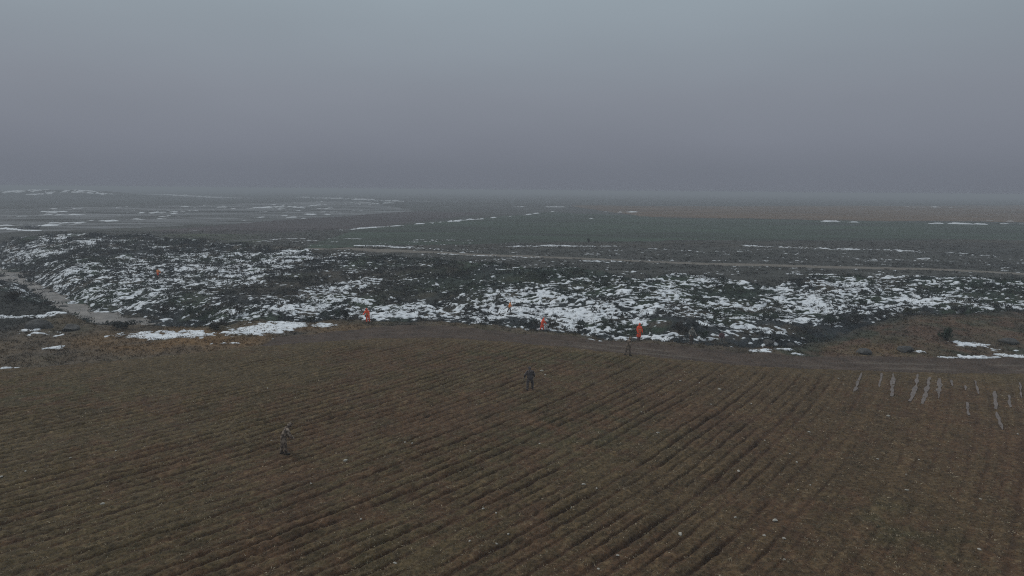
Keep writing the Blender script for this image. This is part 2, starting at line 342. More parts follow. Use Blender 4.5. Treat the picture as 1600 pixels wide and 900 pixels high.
# ------------------------------------------------------------------ mesh from the grid
def hue_noise_mat(name, scale=7.0, amt=0.35, bump=0.4, rough=0.95, bdist=0.03):
    m = bpy.data.materials.new(name); m.use_nodes = True; n = m.node_tree; b = n.nodes['Principled BSDF']
    b.inputs['Roughness'].default_value = rough; b.inputs['Specular IOR Level'].default_value = 0.25
    a = n.nodes.new('ShaderNodeAttribute'); a.attribute_name = 'Col'
    t = n.nodes.new('ShaderNodeTexCoord')
    z = n.nodes.new('ShaderNodeTexNoise'); z.inputs['Scale'].default_value = scale; z.inputs['Detail'].default_value = 5; z.inputs['Roughness'].default_value = 0.7
    r = n.nodes.new('ShaderNodeMapRange'); r.inputs['From Min'].default_value = 0.3; r.inputs['From Max'].default_value = 0.7
    r.inputs['To Min'].default_value = 1 - amt; r.inputs['To Max'].default_value = 1 + amt
    s = n.nodes.new('ShaderNodeVectorMath'); s.operation = 'SCALE'
    bp = n.nodes.new('ShaderNodeBump'); bp.inputs['Strength'].default_value = bump; bp.inputs['Distance'].default_value = bdist
    n.links.new(t.outputs['Object'], z.inputs['Vector']); n.links.new(z.outputs['Fac'], r.inputs['Value'])
    n.links.new(a.outputs['Color'], s.inputs[0]); n.links.new(r.outputs[0], s.inputs['Scale']); n.links.new(s.outputs[0], b.inputs['Base Color'])
    n.links.new(z.outputs['Fac'], bp.inputs['Height']); n.links.new(bp.outputs[0], b.inputs['Normal'])
    return m
ground_mat = hue_noise_mat('ground_soil', 7.0, 0.6, 1.0)
far_mat = hue_noise_mat('plain_soil', 0.5, 0.22, 0.2, 0.97)

def mesh_np(name, V, F, mat, colors=None, smooth=True, link=True):
    me = bpy.data.meshes.new(name)
    nv, nf, k = len(V), len(F), F.shape[1]
    me.vertices.add(nv); me.vertices.foreach_set('co', V.astype(np.float32).ravel())
    me.loops.add(nf * k); me.loops.foreach_set('vertex_index', F.astype(np.int32).ravel())
    me.polygons.add(nf); me.polygons.foreach_set('loop_start', np.arange(0, nf * k, k, dtype=np.int32))
    me.polygons.foreach_set('use_smooth', np.full(nf, smooth))
    me.update(calc_edges=True)
    if colors is not None:
        ca = me.color_attributes.new('Col', 'FLOAT_COLOR', 'POINT')
        ca.data.foreach_set('color', np.concatenate([colors, np.ones((nv, 1))], 1).astype(np.float32).ravel())
    if mat: me.materials.append(mat)
    o = bpy.data.objects.new(name, me)
    if link: col.objects.link(o)
    return o
idx = np.arange(NA * NR).reshape(NR, NA)
q0 = idx[:-1, :]; q1 = idx[1:, :]
Q = np.stack([q0, np.roll(q0, -1, 1), np.roll(q1, -1, 1), q1], -1).reshape(-1, 4)
P = np.stack([X, Y, Hh], 1)
cls = np.full(len(X), 4)
cls[ravine] = 2; cls[green] = 5; cls[field] = 0; cls[track] = 1; cls[road] = 3
qc = cls[Q[:, 0]]
def sub(name, F, pts, mat, colors):
    u, inv = np.unique(F, return_inverse=True)
    return mesh_np(name, pts[u], inv.reshape(F.shape), mat, colors[u])
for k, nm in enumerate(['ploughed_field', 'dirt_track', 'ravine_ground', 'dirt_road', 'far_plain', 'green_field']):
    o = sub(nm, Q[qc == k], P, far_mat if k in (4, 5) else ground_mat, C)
    o['kind'] = 'structure'

# snow lies as a thin sheet: it dips under the ground at its edge
def snow_material():
    m = bpy.data.materials.new('snow'); m.use_nodes = True; n = m.node_tree; b = n.nodes['Principled BSDF']
    b.inputs['Roughness'].default_value = 0.75; b.inputs['Specular IOR Level'].default_value = 0.2
    z = n.nodes.new('ShaderNodeTexNoise'); z.inputs['Scale'].default_value = 1.3; z.inputs['Detail'].default_value = 6
    r = n.nodes.new('ShaderNodeValToRGB'); r.color_ramp.elements[0].position = 0.3; r.color_ramp.elements[1].position = 0.62
    r.color_ramp.elements[0].color = (0.72, 0.73, 0.75, 1); r.color_ramp.elements[1].color = (1, 1, 1, 1)
    t = n.nodes.new('ShaderNodeTexCoord')
    n.links.new(t.outputs['Object'], z.inputs['Vector']); n.links.new(z.outputs['Fac'], r.inputs[0])
    a = n.nodes.new('ShaderNodeAttribute'); a.attribute_name = 'Col'; v = n.nodes.new('ShaderNodeVectorMath'); v.operation = 'MULTIPLY'
    n.links.new(a.outputs['Color'], v.inputs[0]); n.links.new(r.outputs[0], v.inputs[1]); n.links.new(v.outputs[0], b.inputs['Base Color'])
    return m
snow_mat = snow_material()
thick = np.where(DI > 320, 0.9, 0.16)
SP = np.stack([X, Y, Hh + np.clip(S, -0.5, 0.6) * thick], 1)
sm = (S[Q] > 0).any(1)
SC = np.array((0.34, 0.34, 0.335)) + (np.array((0.86, 0.88, 0.90)) - np.array((0.34, 0.34, 0.335))) * sstep(-0.05, 0.32, S + 0.15 * pn(X, Y, 0.5, 117))[:, None]
so = sub('snow', Q[sm], SP, snow_mat, SC)
tag(so, 'patches of thin melting white snow lying on the scrubby ravine bank', 'snow', kind='stuff')

# stream water
def plain_mat(name, c, rough=0.8, spec=0.3, noise=0.0, scale=8.0, metallic=0.0):
    m = bpy.data.materials.new(name); m.use_nodes = True; n = m.node_tree; b = n.nodes['Principled BSDF']
    b.inputs['Base Color'].default_value = (*c, 1); b.inputs['Roughness'].default_value = rough; b.inputs['Specular IOR Level'].default_value = spec
    if noise:
        t = n.nodes.new('ShaderNodeTexCoord'); z = n.nodes.new('ShaderNodeTexNoise'); z.inputs['Scale'].default_value = scale; z.inputs['Detail'].default_value = 4
        r = n.nodes.new('ShaderNodeValToRGB'); e = r.color_ramp.elements
        e[0].position = 0.32; e[1].position = 0.68
        e[0].color = (*[v * (1 - noise) for v in c], 1); e[1].color = (*[min(v * (1 + noise), 1) for v in c], 1)
        n.links.new(t.outputs['Object'], z.inputs['Vector']); n.links.new(z.outputs['Fac'], r.inputs[0]); n.links.new(r.outputs[0], b.inputs['Base Color'])
    return m
def ribbon(name, pts, widths, z, mat):
    pts = np.array(pts, float); n = len(pts); d = np.gradient(pts, axis=0); d /= np.linalg.norm(d, axis=1)[:, None]
    nn = np.stack([-d[:, 1], d[:, 0]], 1); w = np.array(widths)[:, None] if np.ndim(widths) else widths
    a = pts + nn * w; b = pts - nn * w
    zz = np.broadcast_to(z, (n,))
    V = np.concatenate([np.c_[a, zz], np.c_[b, zz]]); i = np.arange(n - 1)
    F = np.stack([i, i + 1, n + i + 1, n + i], 1)[:, ::-1]
    return mesh_np(name, V, F, mat, None)
water_mat = plain_mat('muddy_water', (0.17, 0.148, 0.128), 0.45, 0.3, 0.4, 0.35)
ts = np.linspace(-230, -56, 90)
SWID = np.interp(ts, [-230, -140, -128, -118, -108, -92, -84, -76, -66, -58, -56], [9, 12, 12, 9, 2.6, 1.8, 3.5, 5.5, 6, 4, 1])
st = ribbon('stream_water', np.stack([ts, np.interp(ts, S_W[:, 0], S_W[:, 1])], 1), SWID, -6.35, water_mat); st['kind'] = 'structure'

# ------------------------------------------------------------------ scrub: dense low dead bushes on the bank and rough verge
def tri_cloud(cx, cy, cz, rad, hgt, n, cols, wid):
    """n thin leaf or twig triangles round every centre"""
    m = len(cx); N = m * n
    rep = lambda a: np.repeat(a, n, axis=0)
    th = rng.uniform(0, 2 * np.pi, N); ra = np.sqrt(rng.uniform(0, 1, N)) * rep(rad)
    bx = rep(cx) + ra * np.cos(th) * 0.55; by = rep(cy) + ra * np.sin(th) * 0.55; bz = rep(cz) + rng.uniform(0, 0.5, N) * rep(hgt) - 0.03
    tx = bx + ra * np.cos(th) * rng.uniform(0.1, 0.8, N); ty = by + ra * np.sin(th) * rng.uniform(0.1, 0.8, N); tz = bz + rep(hgt) * rng.uniform(0.25, 0.6, N)
    ph_ = rng.uniform(0, 2 * np.pi, N); w = rep(wid) * rng.uniform(0.5, 1.2, N)
    wx, wy = np.cos(ph_) * w, np.sin(ph_) * w
    V = np.stack([np.stack([bx - wx, by - wy, bz], 1), np.stack([bx + wx, by + wy, bz + 0.1 * rep(hgt)], 1), np.stack([tx, ty, tz], 1)], 1).reshape(-1, 3)
    F = np.arange(3 * N).reshape(-1, 3)
    cc = np.repeat(rep(cols) * rng.uniform(0.7, 1.35, (N, 1)), 3, axis=0)
    return V, F, cc
leaf_mat = hue_noise_mat('scrub_leaves', 9.0, 0.3, 0.0, 0.9)
inner = np.where((np.abs(AZ.ravel()) < R(46)))[0]
def scatter(mask, n, wexp):
    c = np.where(mask & (np.abs(AZ.ravel()) < R(46)))[0]
    area = DI[c] ** 2          # the grid cells grow with distance
    w = area / DI[c] ** wexp; w /= w.sum()
    i = rng.choice(c, n, p=w)
    j = rng.uniform(-0.5, 0.5, (n, 2)) * (DI[i] * 0.003)[:, None]
    return i, X[i] + j[:, 0], Y[i] + j[:, 1]
clump = fbm(X, Y, 5, 3, 111)
i, x, y = scatter(bank_zone & (clump + 0.7 * rng.random(len(X)) > 0.1) & ((S < 0.05) | (rng.random(len(X)) < 0.22)), 42000, 1.4)
sz = rng.uniform(0.25, 0.6, len(i)) * (1 + 0.5 * np.clip(clump[i], 0, 1)) * np.clip(DI[i] / 130, 0.8, 1.5) * np.where(rng.random(len(i)) < 0.05, 2.0, 1.0)
cs = np.array([(0.020, 0.030, 0.021), (0.025, 0.029, 0.031), (0.042, 0.034, 0.025), (0.018, 0.022, 0.022)])[rng.integers(0, 4, len(i))]
cs = cs * 0.6 + C[i] * 0.5
V, F, cc = tri_cloud(x, y, Hh[i], sz, sz * 0.75, 9, cs, sz * 0.18)
so = mesh_np('scrub', V, F, leaf_mat, cc, smooth=False)
tag(so, 'dark low heather like scrub covering the far ravine bank', 'scrub', kind='stuff')
i, x, y = scatter(plain & (~green) & (~road) & (DI < 270) & (clump > -0.2), 9000, 1.4)
sz = rng.uniform(0.3, 0.7, len(i))
cs = C[i] * rng.uniform(0.5, 1.2, (len(i), 1))
V, F, cc = tri_cloud(x, y, Hh[i], sz, sz * 0.6, 6, cs, sz * 0.2)
so = mesh_np('steppe_tufts', V, F, leaf_mat, cc, smooth=False)
tag(so, 'low dry tufts dotting the flat ground around the pale road', 'tufts', kind='stuff')
i, x, y = scatter(bank_zone, 16000, 1.4)
sz = rng.uniform(0.3, 0.9, len(i)) * np.clip(DI[i] / 130, 0.8, 1.5)
cs = np.array([(0.085, 0.066, 0.046), (0.06, 0.05, 0.04), (0.05, 0.055, 0.033), (0.10, 0.085, 0.062)])[rng.integers(0, 4, len(i))]
V, F, cc = tri_cloud(x, y, Hh[i], sz * 0.6, sz, 5, cs, sz * 0.05)
so = mesh_np('twigs', V, F, leaf_mat, cc, smooth=False)
tag(so, 'thin dry twigs and grass stems standing up through the scrub', 'twigs', kind='stuff')
i, x, y = scatter(verge & (np.abs(X) < 130), 15000, 1.2)
sz = rng.uniform(0.12, 0.38, len(i))
cs = C[i] * rng.uniform(0.8, 1.5, (len(i), 1))
V, F, cc = tri_cloud(x, y, Hh[i], sz, sz * 0.8, 9, cs, sz * 0.14)
so = mesh_np('dead_grass', V, F, leaf_mat, cc, smooth=False)
tag(so, 'tufts of brown dead grass on the rough verge beyond the track', 'grass', kind='stuff')
# stubble and straw on the field
i, x, y = scatter(field & (DI > 17) & (f1 + 0.5 * tri + rng.normal(0, 0.7, len(X)) > -0.25), 52000, 1.9)
sz = rng.uniform(0.07, 0.20, len(i)) * np.where(rng.random(len(i)) < 0.12, 1.8, 1.0)
cs = np.array([(0.15, 0.115, 0.075), (0.38, 0.31, 0.21), (0.085, 0.085, 0.048), (0.05, 0.034, 0.022)])[rng.integers(0, 4, len(i))]
V, F, cc = tri_cloud(x, y, Hh[i] + 0.01, sz, sz * 0.55, 5, cs, 0.008 + 0.00022 * DI[i])
so = mesh_np('stubble', V, F, leaf_mat, cc, smooth=False)
tag(so, 'short pale straw stubble littering the ploughed field', 'stubble', kind='stuff')

# ------------------------------------------------------------------ puddles in the furrows on the right
pud_mat = plain_mat('puddle_water', (0.145, 0.112, 0.095), 0.5, 0.3, 0.2, 1.5)
def gh(x, y):
    """ground height as built: nearest grid vertex"""
    a = math.atan2(x, y); r = math.hypot(x, y)
    ia = int(np.argmin(np.abs(az - a))); ir = int(np.argmin(np.abs(rr - r)))
    return float(Hh[ir * NA + ia])
for pts, w in [([(1346, 582), (1343, 590), (1338, 604), (1334, 613)], .16), ([(1378, 582), (1376, 594), (1374, 605)], .17), ([(1396, 583), (1395, 592), (1394, 606), (1393, 620)], .26),
               ([(1434, 583), (1432, 598), (1429, 612), (1421, 628)], .24), ([(1453, 588), (1450, 600), (1446, 618), (1441, 632)], .26), ([(1468, 590), (1468, 605), (1466, 622)], .28),
               ([(1486, 592), (1488, 602)], .14), ([(1509, 601), (1509, 609)], .15), ([(1523, 593), (1527, 603), (1529, 614)], .17), ([(1511, 628), (1512, 639), (1514, 650)], .17),
               ([(1554, 610), (1555, 624), (1556, 640)], .22), ([(1557, 644), (1561, 660), (1566, 672)], .17), ([(1576, 616), (1578, 636)], .15), ([(1594, 595), (1596, 620)], .12), ([(1340, 606), (1336, 612)], .12)]:
    w0 = np.array([at(*p) for p in pts]); t = np.linspace(0, 1, 28)
    dd = np.concatenate([[0], np.cumsum(np.linalg.norm(np.diff(w0, axis=0), axis=1))]); dd /= dd[-1]
    c = np.stack([np.interp(t, dd, w0[:, 0]), np.interp(t, dd, w0[:, 1])], 1)
    c[:, 0] += 0.07 * pn(c[:, 0] * 1.0, c[:, 1], 1.8, 121)
    ww = w * np.sin(np.pi * np.clip(t * 0.94 + 0.03, 0, 1)) ** 0.25 * np.clip(0.95 + 0.9 * pn(c[:, 0], c[:, 1], 1.3, 122), 0.05, 1.25) * 0.9
    zz = np.max([gh(a, b) for a, b in c]) * 0.5 + np.mean([gh(a, b) for a, b in c]) * 0.5 + 0.015
    zz = np.array([max(gh(a + s, b) for s in (-.1, 0, .1)) for a, b in c]); zz = np.convolve(np.pad(zz, 4, 'edge'), np.ones(9) / 9, 'valid') + 0.02
    p = ribbon('puddle_water', c, np.maximum(ww * 0.62, 0.03), zz, pud_mat); p['kind'] = 'structure'

# ------------------------------------------------------------------ stones on the field
def rock_mesh(name, seed, mat, sub_=2, flat=0.6):
    r_ = random.Random(seed); bm = bmesh.new(); bmesh.ops.create_icosphere(bm, subdivisions=sub_, radius=1.0)
    pl = [(Vector((r_.gauss(0, 1), r_.gauss(0, 1), r_.gauss(0, 1))).normalized(), r_.uniform(0.55, 0.9)) for _ in range(9)]
    for v in bm.verts:
        for n_, d_ in pl:
            k = v.co.dot(n_) - d_
            if k > 0: v.co -= n_ * k
        v.co *= 1 + r_.uniform(-.04, .04)
        v.co.z *= flat
    me = bpy.data.meshes.new(name); bm.to_mesh(me); bm.free(); me.materials.append(mat); return me
stone_mat = plain_mat('pale_stone', (0.40, 0.37, 0.32), 0.9, 0.2, 0.25, 12)
stone_me = [rock_mesh('stone', s, stone_mat) for s in range(5)]
stones = [(160, 788, .10), (181, 704, .07), (110, 717, .06), (418, 607, .09), (424, 690, .05), (486, 756, .06), (540, 720, .12), (633, 691, .08), (644, 693, .07), (757, 613, .06), (843, 694, .08), (912, 756, .10), (932, 762, .07), (893, 789, .06), (866, 787, .07),
          (755, 796, .07), (775, 803, .06), (794, 836, .06), (776, 849, .06), (734, 846, .06), (617, 880, .08), (564, 811, .06), (735, 705, .06), (1063, 835, .12), (965, 869, .07), (935, 889, .07), (1028, 676, .10), (1002, 644, .06), (1013, 640, .06), (1063, 595, .10), (1093, 599, .07), (1124, 608, .12),
          (1174, 631, .08), (1111, 631, .07), (1154, 737, .10), (1264, 675, .09), (1195, 689, .07), (1234, 709, .06), (1245, 722, .07), (1211, 813, .13), (1194, 837, .08), (1149, 808, .07), (1225, 842, .08), (1266, 758, .06), (1371, 717, .08), (1247, 766, .05), (1388, 650, .12), (1436, 718, .07), (1417, 764, .09), (1226, 873, .06), (1416, 741, .06), (1532, 780, .07), (1590, 678, .08), (1530, 858, .08), (1310, 592, .09), (1103, 588, .06), (63, 780, .06), (40, 739, .07), (2, 745, .08), (846, 579, .16), (852, 586, .10)]
for k, (px, py, s) in enumerate(stones):
    x, y = at(px, py, 0.05)
    o = bpy.data.objects.new('stone', stone_me[k % 5]); col.objects.link(o)
    o.location = (x, y, gh(x, y) + s * 0.25); o.rotation_euler = (0, 0, k * 1.7); o.scale = (s * 1.15, s * 0.85, s)
    tag(o, 'small pale stone lying loose on the brown ploughed field', 'stone', 'pale stones scattered on the ploughed field')

# ------------------------------------------------------------------ dark rocks and bushes
rock_mat = plain_mat('dark_rock', (0.075, 0.072, 0.068), 0.9, 0.25, 0.4, 3)
rock_me = [rock_mesh('rock', 20 + s, rock_mat, 3, 0.75) for s in range(4)]
rocks = [(64, 512, 1.3, 'broad dark grey rock on the stony rise at the far left, nearest the field'), (110, 516, .9, 'dark rock beside the lilac tinged snow below the left rise'), (182, 507, .8, 'dark snow capped rock right of the muddy stream'),
         (100, 484, 1.1, 'rounded dark rock at the stream side end of the left rise'), (1348, 552, .7, 'grey rock behind the small snow patch at the foot of the brown knoll'), (1416, 548, .8, 'grey snow topped rock above the snow strip by the knoll'), (1575, 535, .8, 'grey rock high on the brown knoll near the right edge'),
         (1200, 537, .8, 'grey rock on the ravine lip right of the standing people'), (1235, 541, .6, 'small grey rock on the ravine lip, rightmost of two')]
for k, (px, py, s, lab) in enumerate(rocks):
    x, y, z = hit(px, py)
    o = bpy.data.objects.new('rock', rock_me[k % 4]); col.objects.link(o)
    o.location = (x, y, z + s * 0.15); o.rotation_euler = (0.1, 0, k * 2.1); o.scale = (s * 1.2, s, s * .8)
    tag(o, lab, 'rock', 'dark rocks along the ravine lip')

stem_mat = plain_mat('bush_stem', (0.05, 0.04, 0.03), 0.9, 0.2, 0.2)
def bush(px, py, w, h, colr, lab, tall=False):
    x, y, z = hit(px, py)
    root = bpy.data.objects.new('bush', None); col.objects.link(root); root.location = (x, y, z - 0.05)
    tag(root, lab, 'bush', 'dark bushes along the ravine')
    n = int(340 * max(w, .6))
    lob = [(random.gauss(0, w * .27), random.gauss(0, w * .27), random.uniform(.35, .8) * h, random.uniform(.3, .5)) for _ in range(9)]
    k = rng.integers(0, 9, n); lo = np.array(lob)[k]
    d = rng.normal(0, 1, (n, 3)); d /= np.linalg.norm(d, axis=1)[:, None]; rad = lo[:, 3:4] * (rng.uniform(0.3, 1, (n, 1)) ** .5)
    c = lo[:, :3] + d * rad * np.array([[w * .6, w * .6, h * .6]]); c[:, 2] = np.maximum(c[:, 2], 0.03)
    a = rng.normal(0, 1, (n, 3)); a /= np.linalg.norm(a, axis=1)[:, None]; b = np.cross(a, d); b /= np.linalg.norm(b, axis=1)[:, None] + 1e-6
    s = rng.uniform(0.05, .13, (n, 1))
    V = np.stack([c - a * s, c + b * s * .6, c + a * s, c - b * s * .6], 1).reshape(-1, 3)
    cc = np.repeat(np.array([colr]) * rng.uniform(.6, 1.5, (n, 1)), 4, axis=0)
    f = mesh_np('foliage', V, np.arange(4 * n).reshape(-1, 4), leaf_mat, cc, smooth=False); f.parent = root
    bm = bmesh.new()
    for q in lob:
        p1 = Vector((q[0], q[1], q[2])); m_ = Matrix.Translation(p1 / 2) @ p1.to_track_quat('Z', 'Y').to_matrix().to_4x4()
        bmesh.ops.create_cone(bm, cap_ends=True, segments=6, radius1=.035, radius2=.012, depth=p1.length, matrix=m_)
    me = bpy.data.meshes.new('stems'); bm.to_mesh(me); bm.free(); me.materials.append(stem_mat)
    so_ = bpy.data.objects.new('stems', me); col.objects.link(so_); so_.parent = root
DG, BR, GR, OL = (0.024, 0.036, 0.022), (0.042, 0.034, 0.026), (0.040, 0.042, 0.038), (0.05, 0.05, 0.026)
for b in [(1480, 532, 1.3, 1.5, DG, 'dark green round bush alone on the brown knoll'), (1340, 505, 2.2, 1.6, GR, 'grey leafless bush at the left end of the brown knoll crest'), (1375, 498, 2.4, 1.6, GR, 'grey leafless bush on the knoll crest, second from the left'),
          (1300, 508, 2.2, 1.5, DG, 'dark bush in the hollow left of the knoll'), (1420, 493, 2.0, 1.4, OL, 'olive bush on the top of the knoll crest'), (1500, 490, 1.6, 1.2, GR, 'small grey bush on the knoll crest toward the right edge'),
          (255, 492, 2.8, 2.0, BR, 'dark brown bush at the foot of the snowy bank, leftmost of the three there'), (310, 496, 3.2, 2.2, DG, 'dark green bush in the ravine bottom, middle of three'), (365, 495, 3.0, 2.2, BR, 'dark brown bush in the ravine bottom, rightmost of three'),
          (515, 500, 2.6, 1.6, DG, 'wide dark bush on the lip left of the stooping orange person'), (540, 500, 1.6, 1.3, GR, 'grey bush on the lip just left of the stooping orange person'), (485, 503, 1.3, 1.2, OL, 'olive bush on the lip above the orange grass'),
          (195, 514, 1.6, 1.0, GR, 'low grey bush on the lip right of the muddy stream'), (340, 516, 1.5, 1.1, BR, 'low brown bush between the two lip snow patches'), (1060, 520, 1.6, 1.6, BR, 'brown bush behind the standing grey clad person'),
          (259, 380, .9, 1.9, DG, 'tall narrow dark bush beside the pale track far left'), (920, 380, 1.1, 1.5, GR, 'small dark bush alone at the edge of the green field'), (1215, 536, 1.3, 1.0, GR, 'low grey bush between the two lip rocks'),
          (20, 468, 2.0, 1.1, BR, 'brown bush topping the stony rise at the left edge'), (75, 478, 1.8, 1.0, BR, 'brown bush on the stony rise above the stream'), (1100, 530, 1.4, 1.2, DG, 'dark bush between the two standing grey clad people')]:
    bush(*b)

# rubble heap by the snowy lane far left
x, y, z = hit(52, 357)
bm = bmesh.new()
for k in range(16):
    s = random.uniform(.4, 1.1)
    m_ = Matrix.Translation((random.gauss(0, 2.2), random.gauss(0, 1.0), random.uniform(.1, 1.2) * (1 - min(.6, abs(k - 8) / 14)))) @ Euler((random.uniform(-.6, .6), random.uniform(-.6, .6), random.uniform(0, 3))).to_matrix().to_4x4() @ Matrix.Diagonal((s * 1.4, s, s * .7, 1))
    bmesh.ops.create_cube(bm, size=1.0, matrix=m_)
bmesh.ops.bevel(bm, geom=bm.edges[:], offset=.06, segments=1, affect='EDGES')
me = bpy.data.meshes.new('rubble_heap'); bm.to_mesh(me); bm.free(); me.materials.append(plain_mat('rubble', (0.16, 0.16, 0.165), .9, .2, .3, .8))
o = bpy.data.objects.new('rubble_heap', me); col.objects.link(o); o.location = (x, y, z); tag(o, 'heap of grey rubble blocks at the end of the snowy lane', 'rubble')

# ------------------------------------------------------------------ people
def remesh(name, verts_faces, vox, mat, parent):
    bm = bmesh.new()
    for f in verts_faces: f(bm)
    me = bpy.data.meshes.new(name + '_src'); bm.to_mesh(me); bm.free()
    t = bpy.data.objects.new(name + '_src', me); col.objects.link(t)
    md = t.modifiers.new('r', 'REMESH'); md.mode = 'VOXEL'; md.voxel_size = vox; md.use_smooth_shade = True
    sm_ = t.modifiers.new('s', 'SMOOTH'); sm_.iterations = 3; sm_.factor = .5
    dg = bpy.context.evaluated_depsgraph_get(); dg.update()
    r_ = bpy.data.meshes.new_from_object(t.evaluated_get(dg)); bpy.data.objects.remove(t); bpy.data.meshes.remove(me)
    r_.name = name; r_.materials.clear(); r_.materials.append(mat)
    o = bpy.data.objects.new(name, r_); col.objects.link(o); o.parent = parent
    return o
def cap(a, b, ra, rb):
    """tapered limb with round ends"""
    a, b = Vector(a), Vector(b)
    def f(bm):
        d = b - a; q = d.to_track_quat('Z', 'Y').to_matrix().to_4x4()
        if d.length > 1e-4: bmesh.ops.create_cone(bm, cap_ends=True, segments=14, radius1=ra, radius2=rb, depth=d.length, matrix=Matrix.Translation((a + b) / 2) @ q)
        bmesh.ops.create_uvsphere(bm, u_segments=14, v_segments=8, radius=ra, matrix=Matrix.Translation(a))
        bmesh.ops.create_uvsphere(bm, u_segments=14, v_segments=8, radius=rb, matrix=Matrix.Translation(b))
    return f
def ell(c, r, rot=None):
    def f(bm):
        m = Matrix.Translation(c) @ (rot.to_4x4() if rot else Matrix()) @ Matrix.Diagonal((*r, 1))
        bmesh.ops.create_uvsphere(bm, u_segments=20, v_segments=14, radius=1, matrix=m)
    return f
SKIN = plain_mat('skin', (0.36, 0.22, 0.16), .6, .3)
BOOT = plain_mat('boot_leather', (0.03, 0.026, 0.024), .6, .3)
GLOVE = plain_mat('pale_glove', (0.62, 0.59, 0.54), .85, .2)
HAIR = plain_mat('dark_hair', (0.02, 0.017, 0.015), .7, .3)
def camo(name, a, b, c):
    m = bpy.data.materials.new(name); m.use_nodes = True; n = m.node_tree; bs = n.nodes['Principled BSDF']; bs.inputs['Roughness'].default_value = .9
    t = n.nodes.new('ShaderNodeTexCoord'); z = n.nodes.new('ShaderNodeTexNoise'); z.inputs['Scale'].default_value = 7; z.inputs['Detail'].default_value = 2
    r = n.nodes.new('ShaderNodeValToRGB'); r.color_ramp.interpolation = 'CONSTANT'; e = r.color_ramp.elements; e.new(.5)
    for q, p, k in zip(e, (0, .45, .56), (a, b, c)): q.position = p; q.color = (*k, 1)
    n.links.new(t.outputs['Object'], z.inputs['Vector']); n.links.new(z.outputs['Fac'], r.inputs[0]); n.links.new(r.outputs[0], bs.inputs['Base Color'])
    return m
CAMO_B = camo('brown_camouflage', (0.07, 0.05, 0.038), (0.19, 0.14, 0.105), (0.30, 0.235, 0.18))
CAMO_D = camo('dark_camouflage', (0.035, 0.03, 0.03), (0.08, 0.065, 0.062), (0.13, 0.105, 0.10))
CAMO_G = camo('grey_camouflage', (0.11, 0.105, 0.095), (0.20, 0.19, 0.17), (0.29, 0.275, 0.245))
MAROON = plain_mat('maroon_cloth', (0.15, 0.085, 0.09), .9, .2, .25)
ORANGE = plain_mat('orange_red_cloth', (1.0, 0.115, 0.05), .75, .25, .12, 6)
ORANGE2 = plain_mat('orange_cloth', (0.95, 0.30, 0.09), .8, .25, .12, 6)
REFL = plain_mat('reflective_tape', (0.75, 0.62, 0.25), .4, .5)
GREYT = plain_mat('grey_trousers', (0.11, 0.09, 0.08), .9, .2, .25)

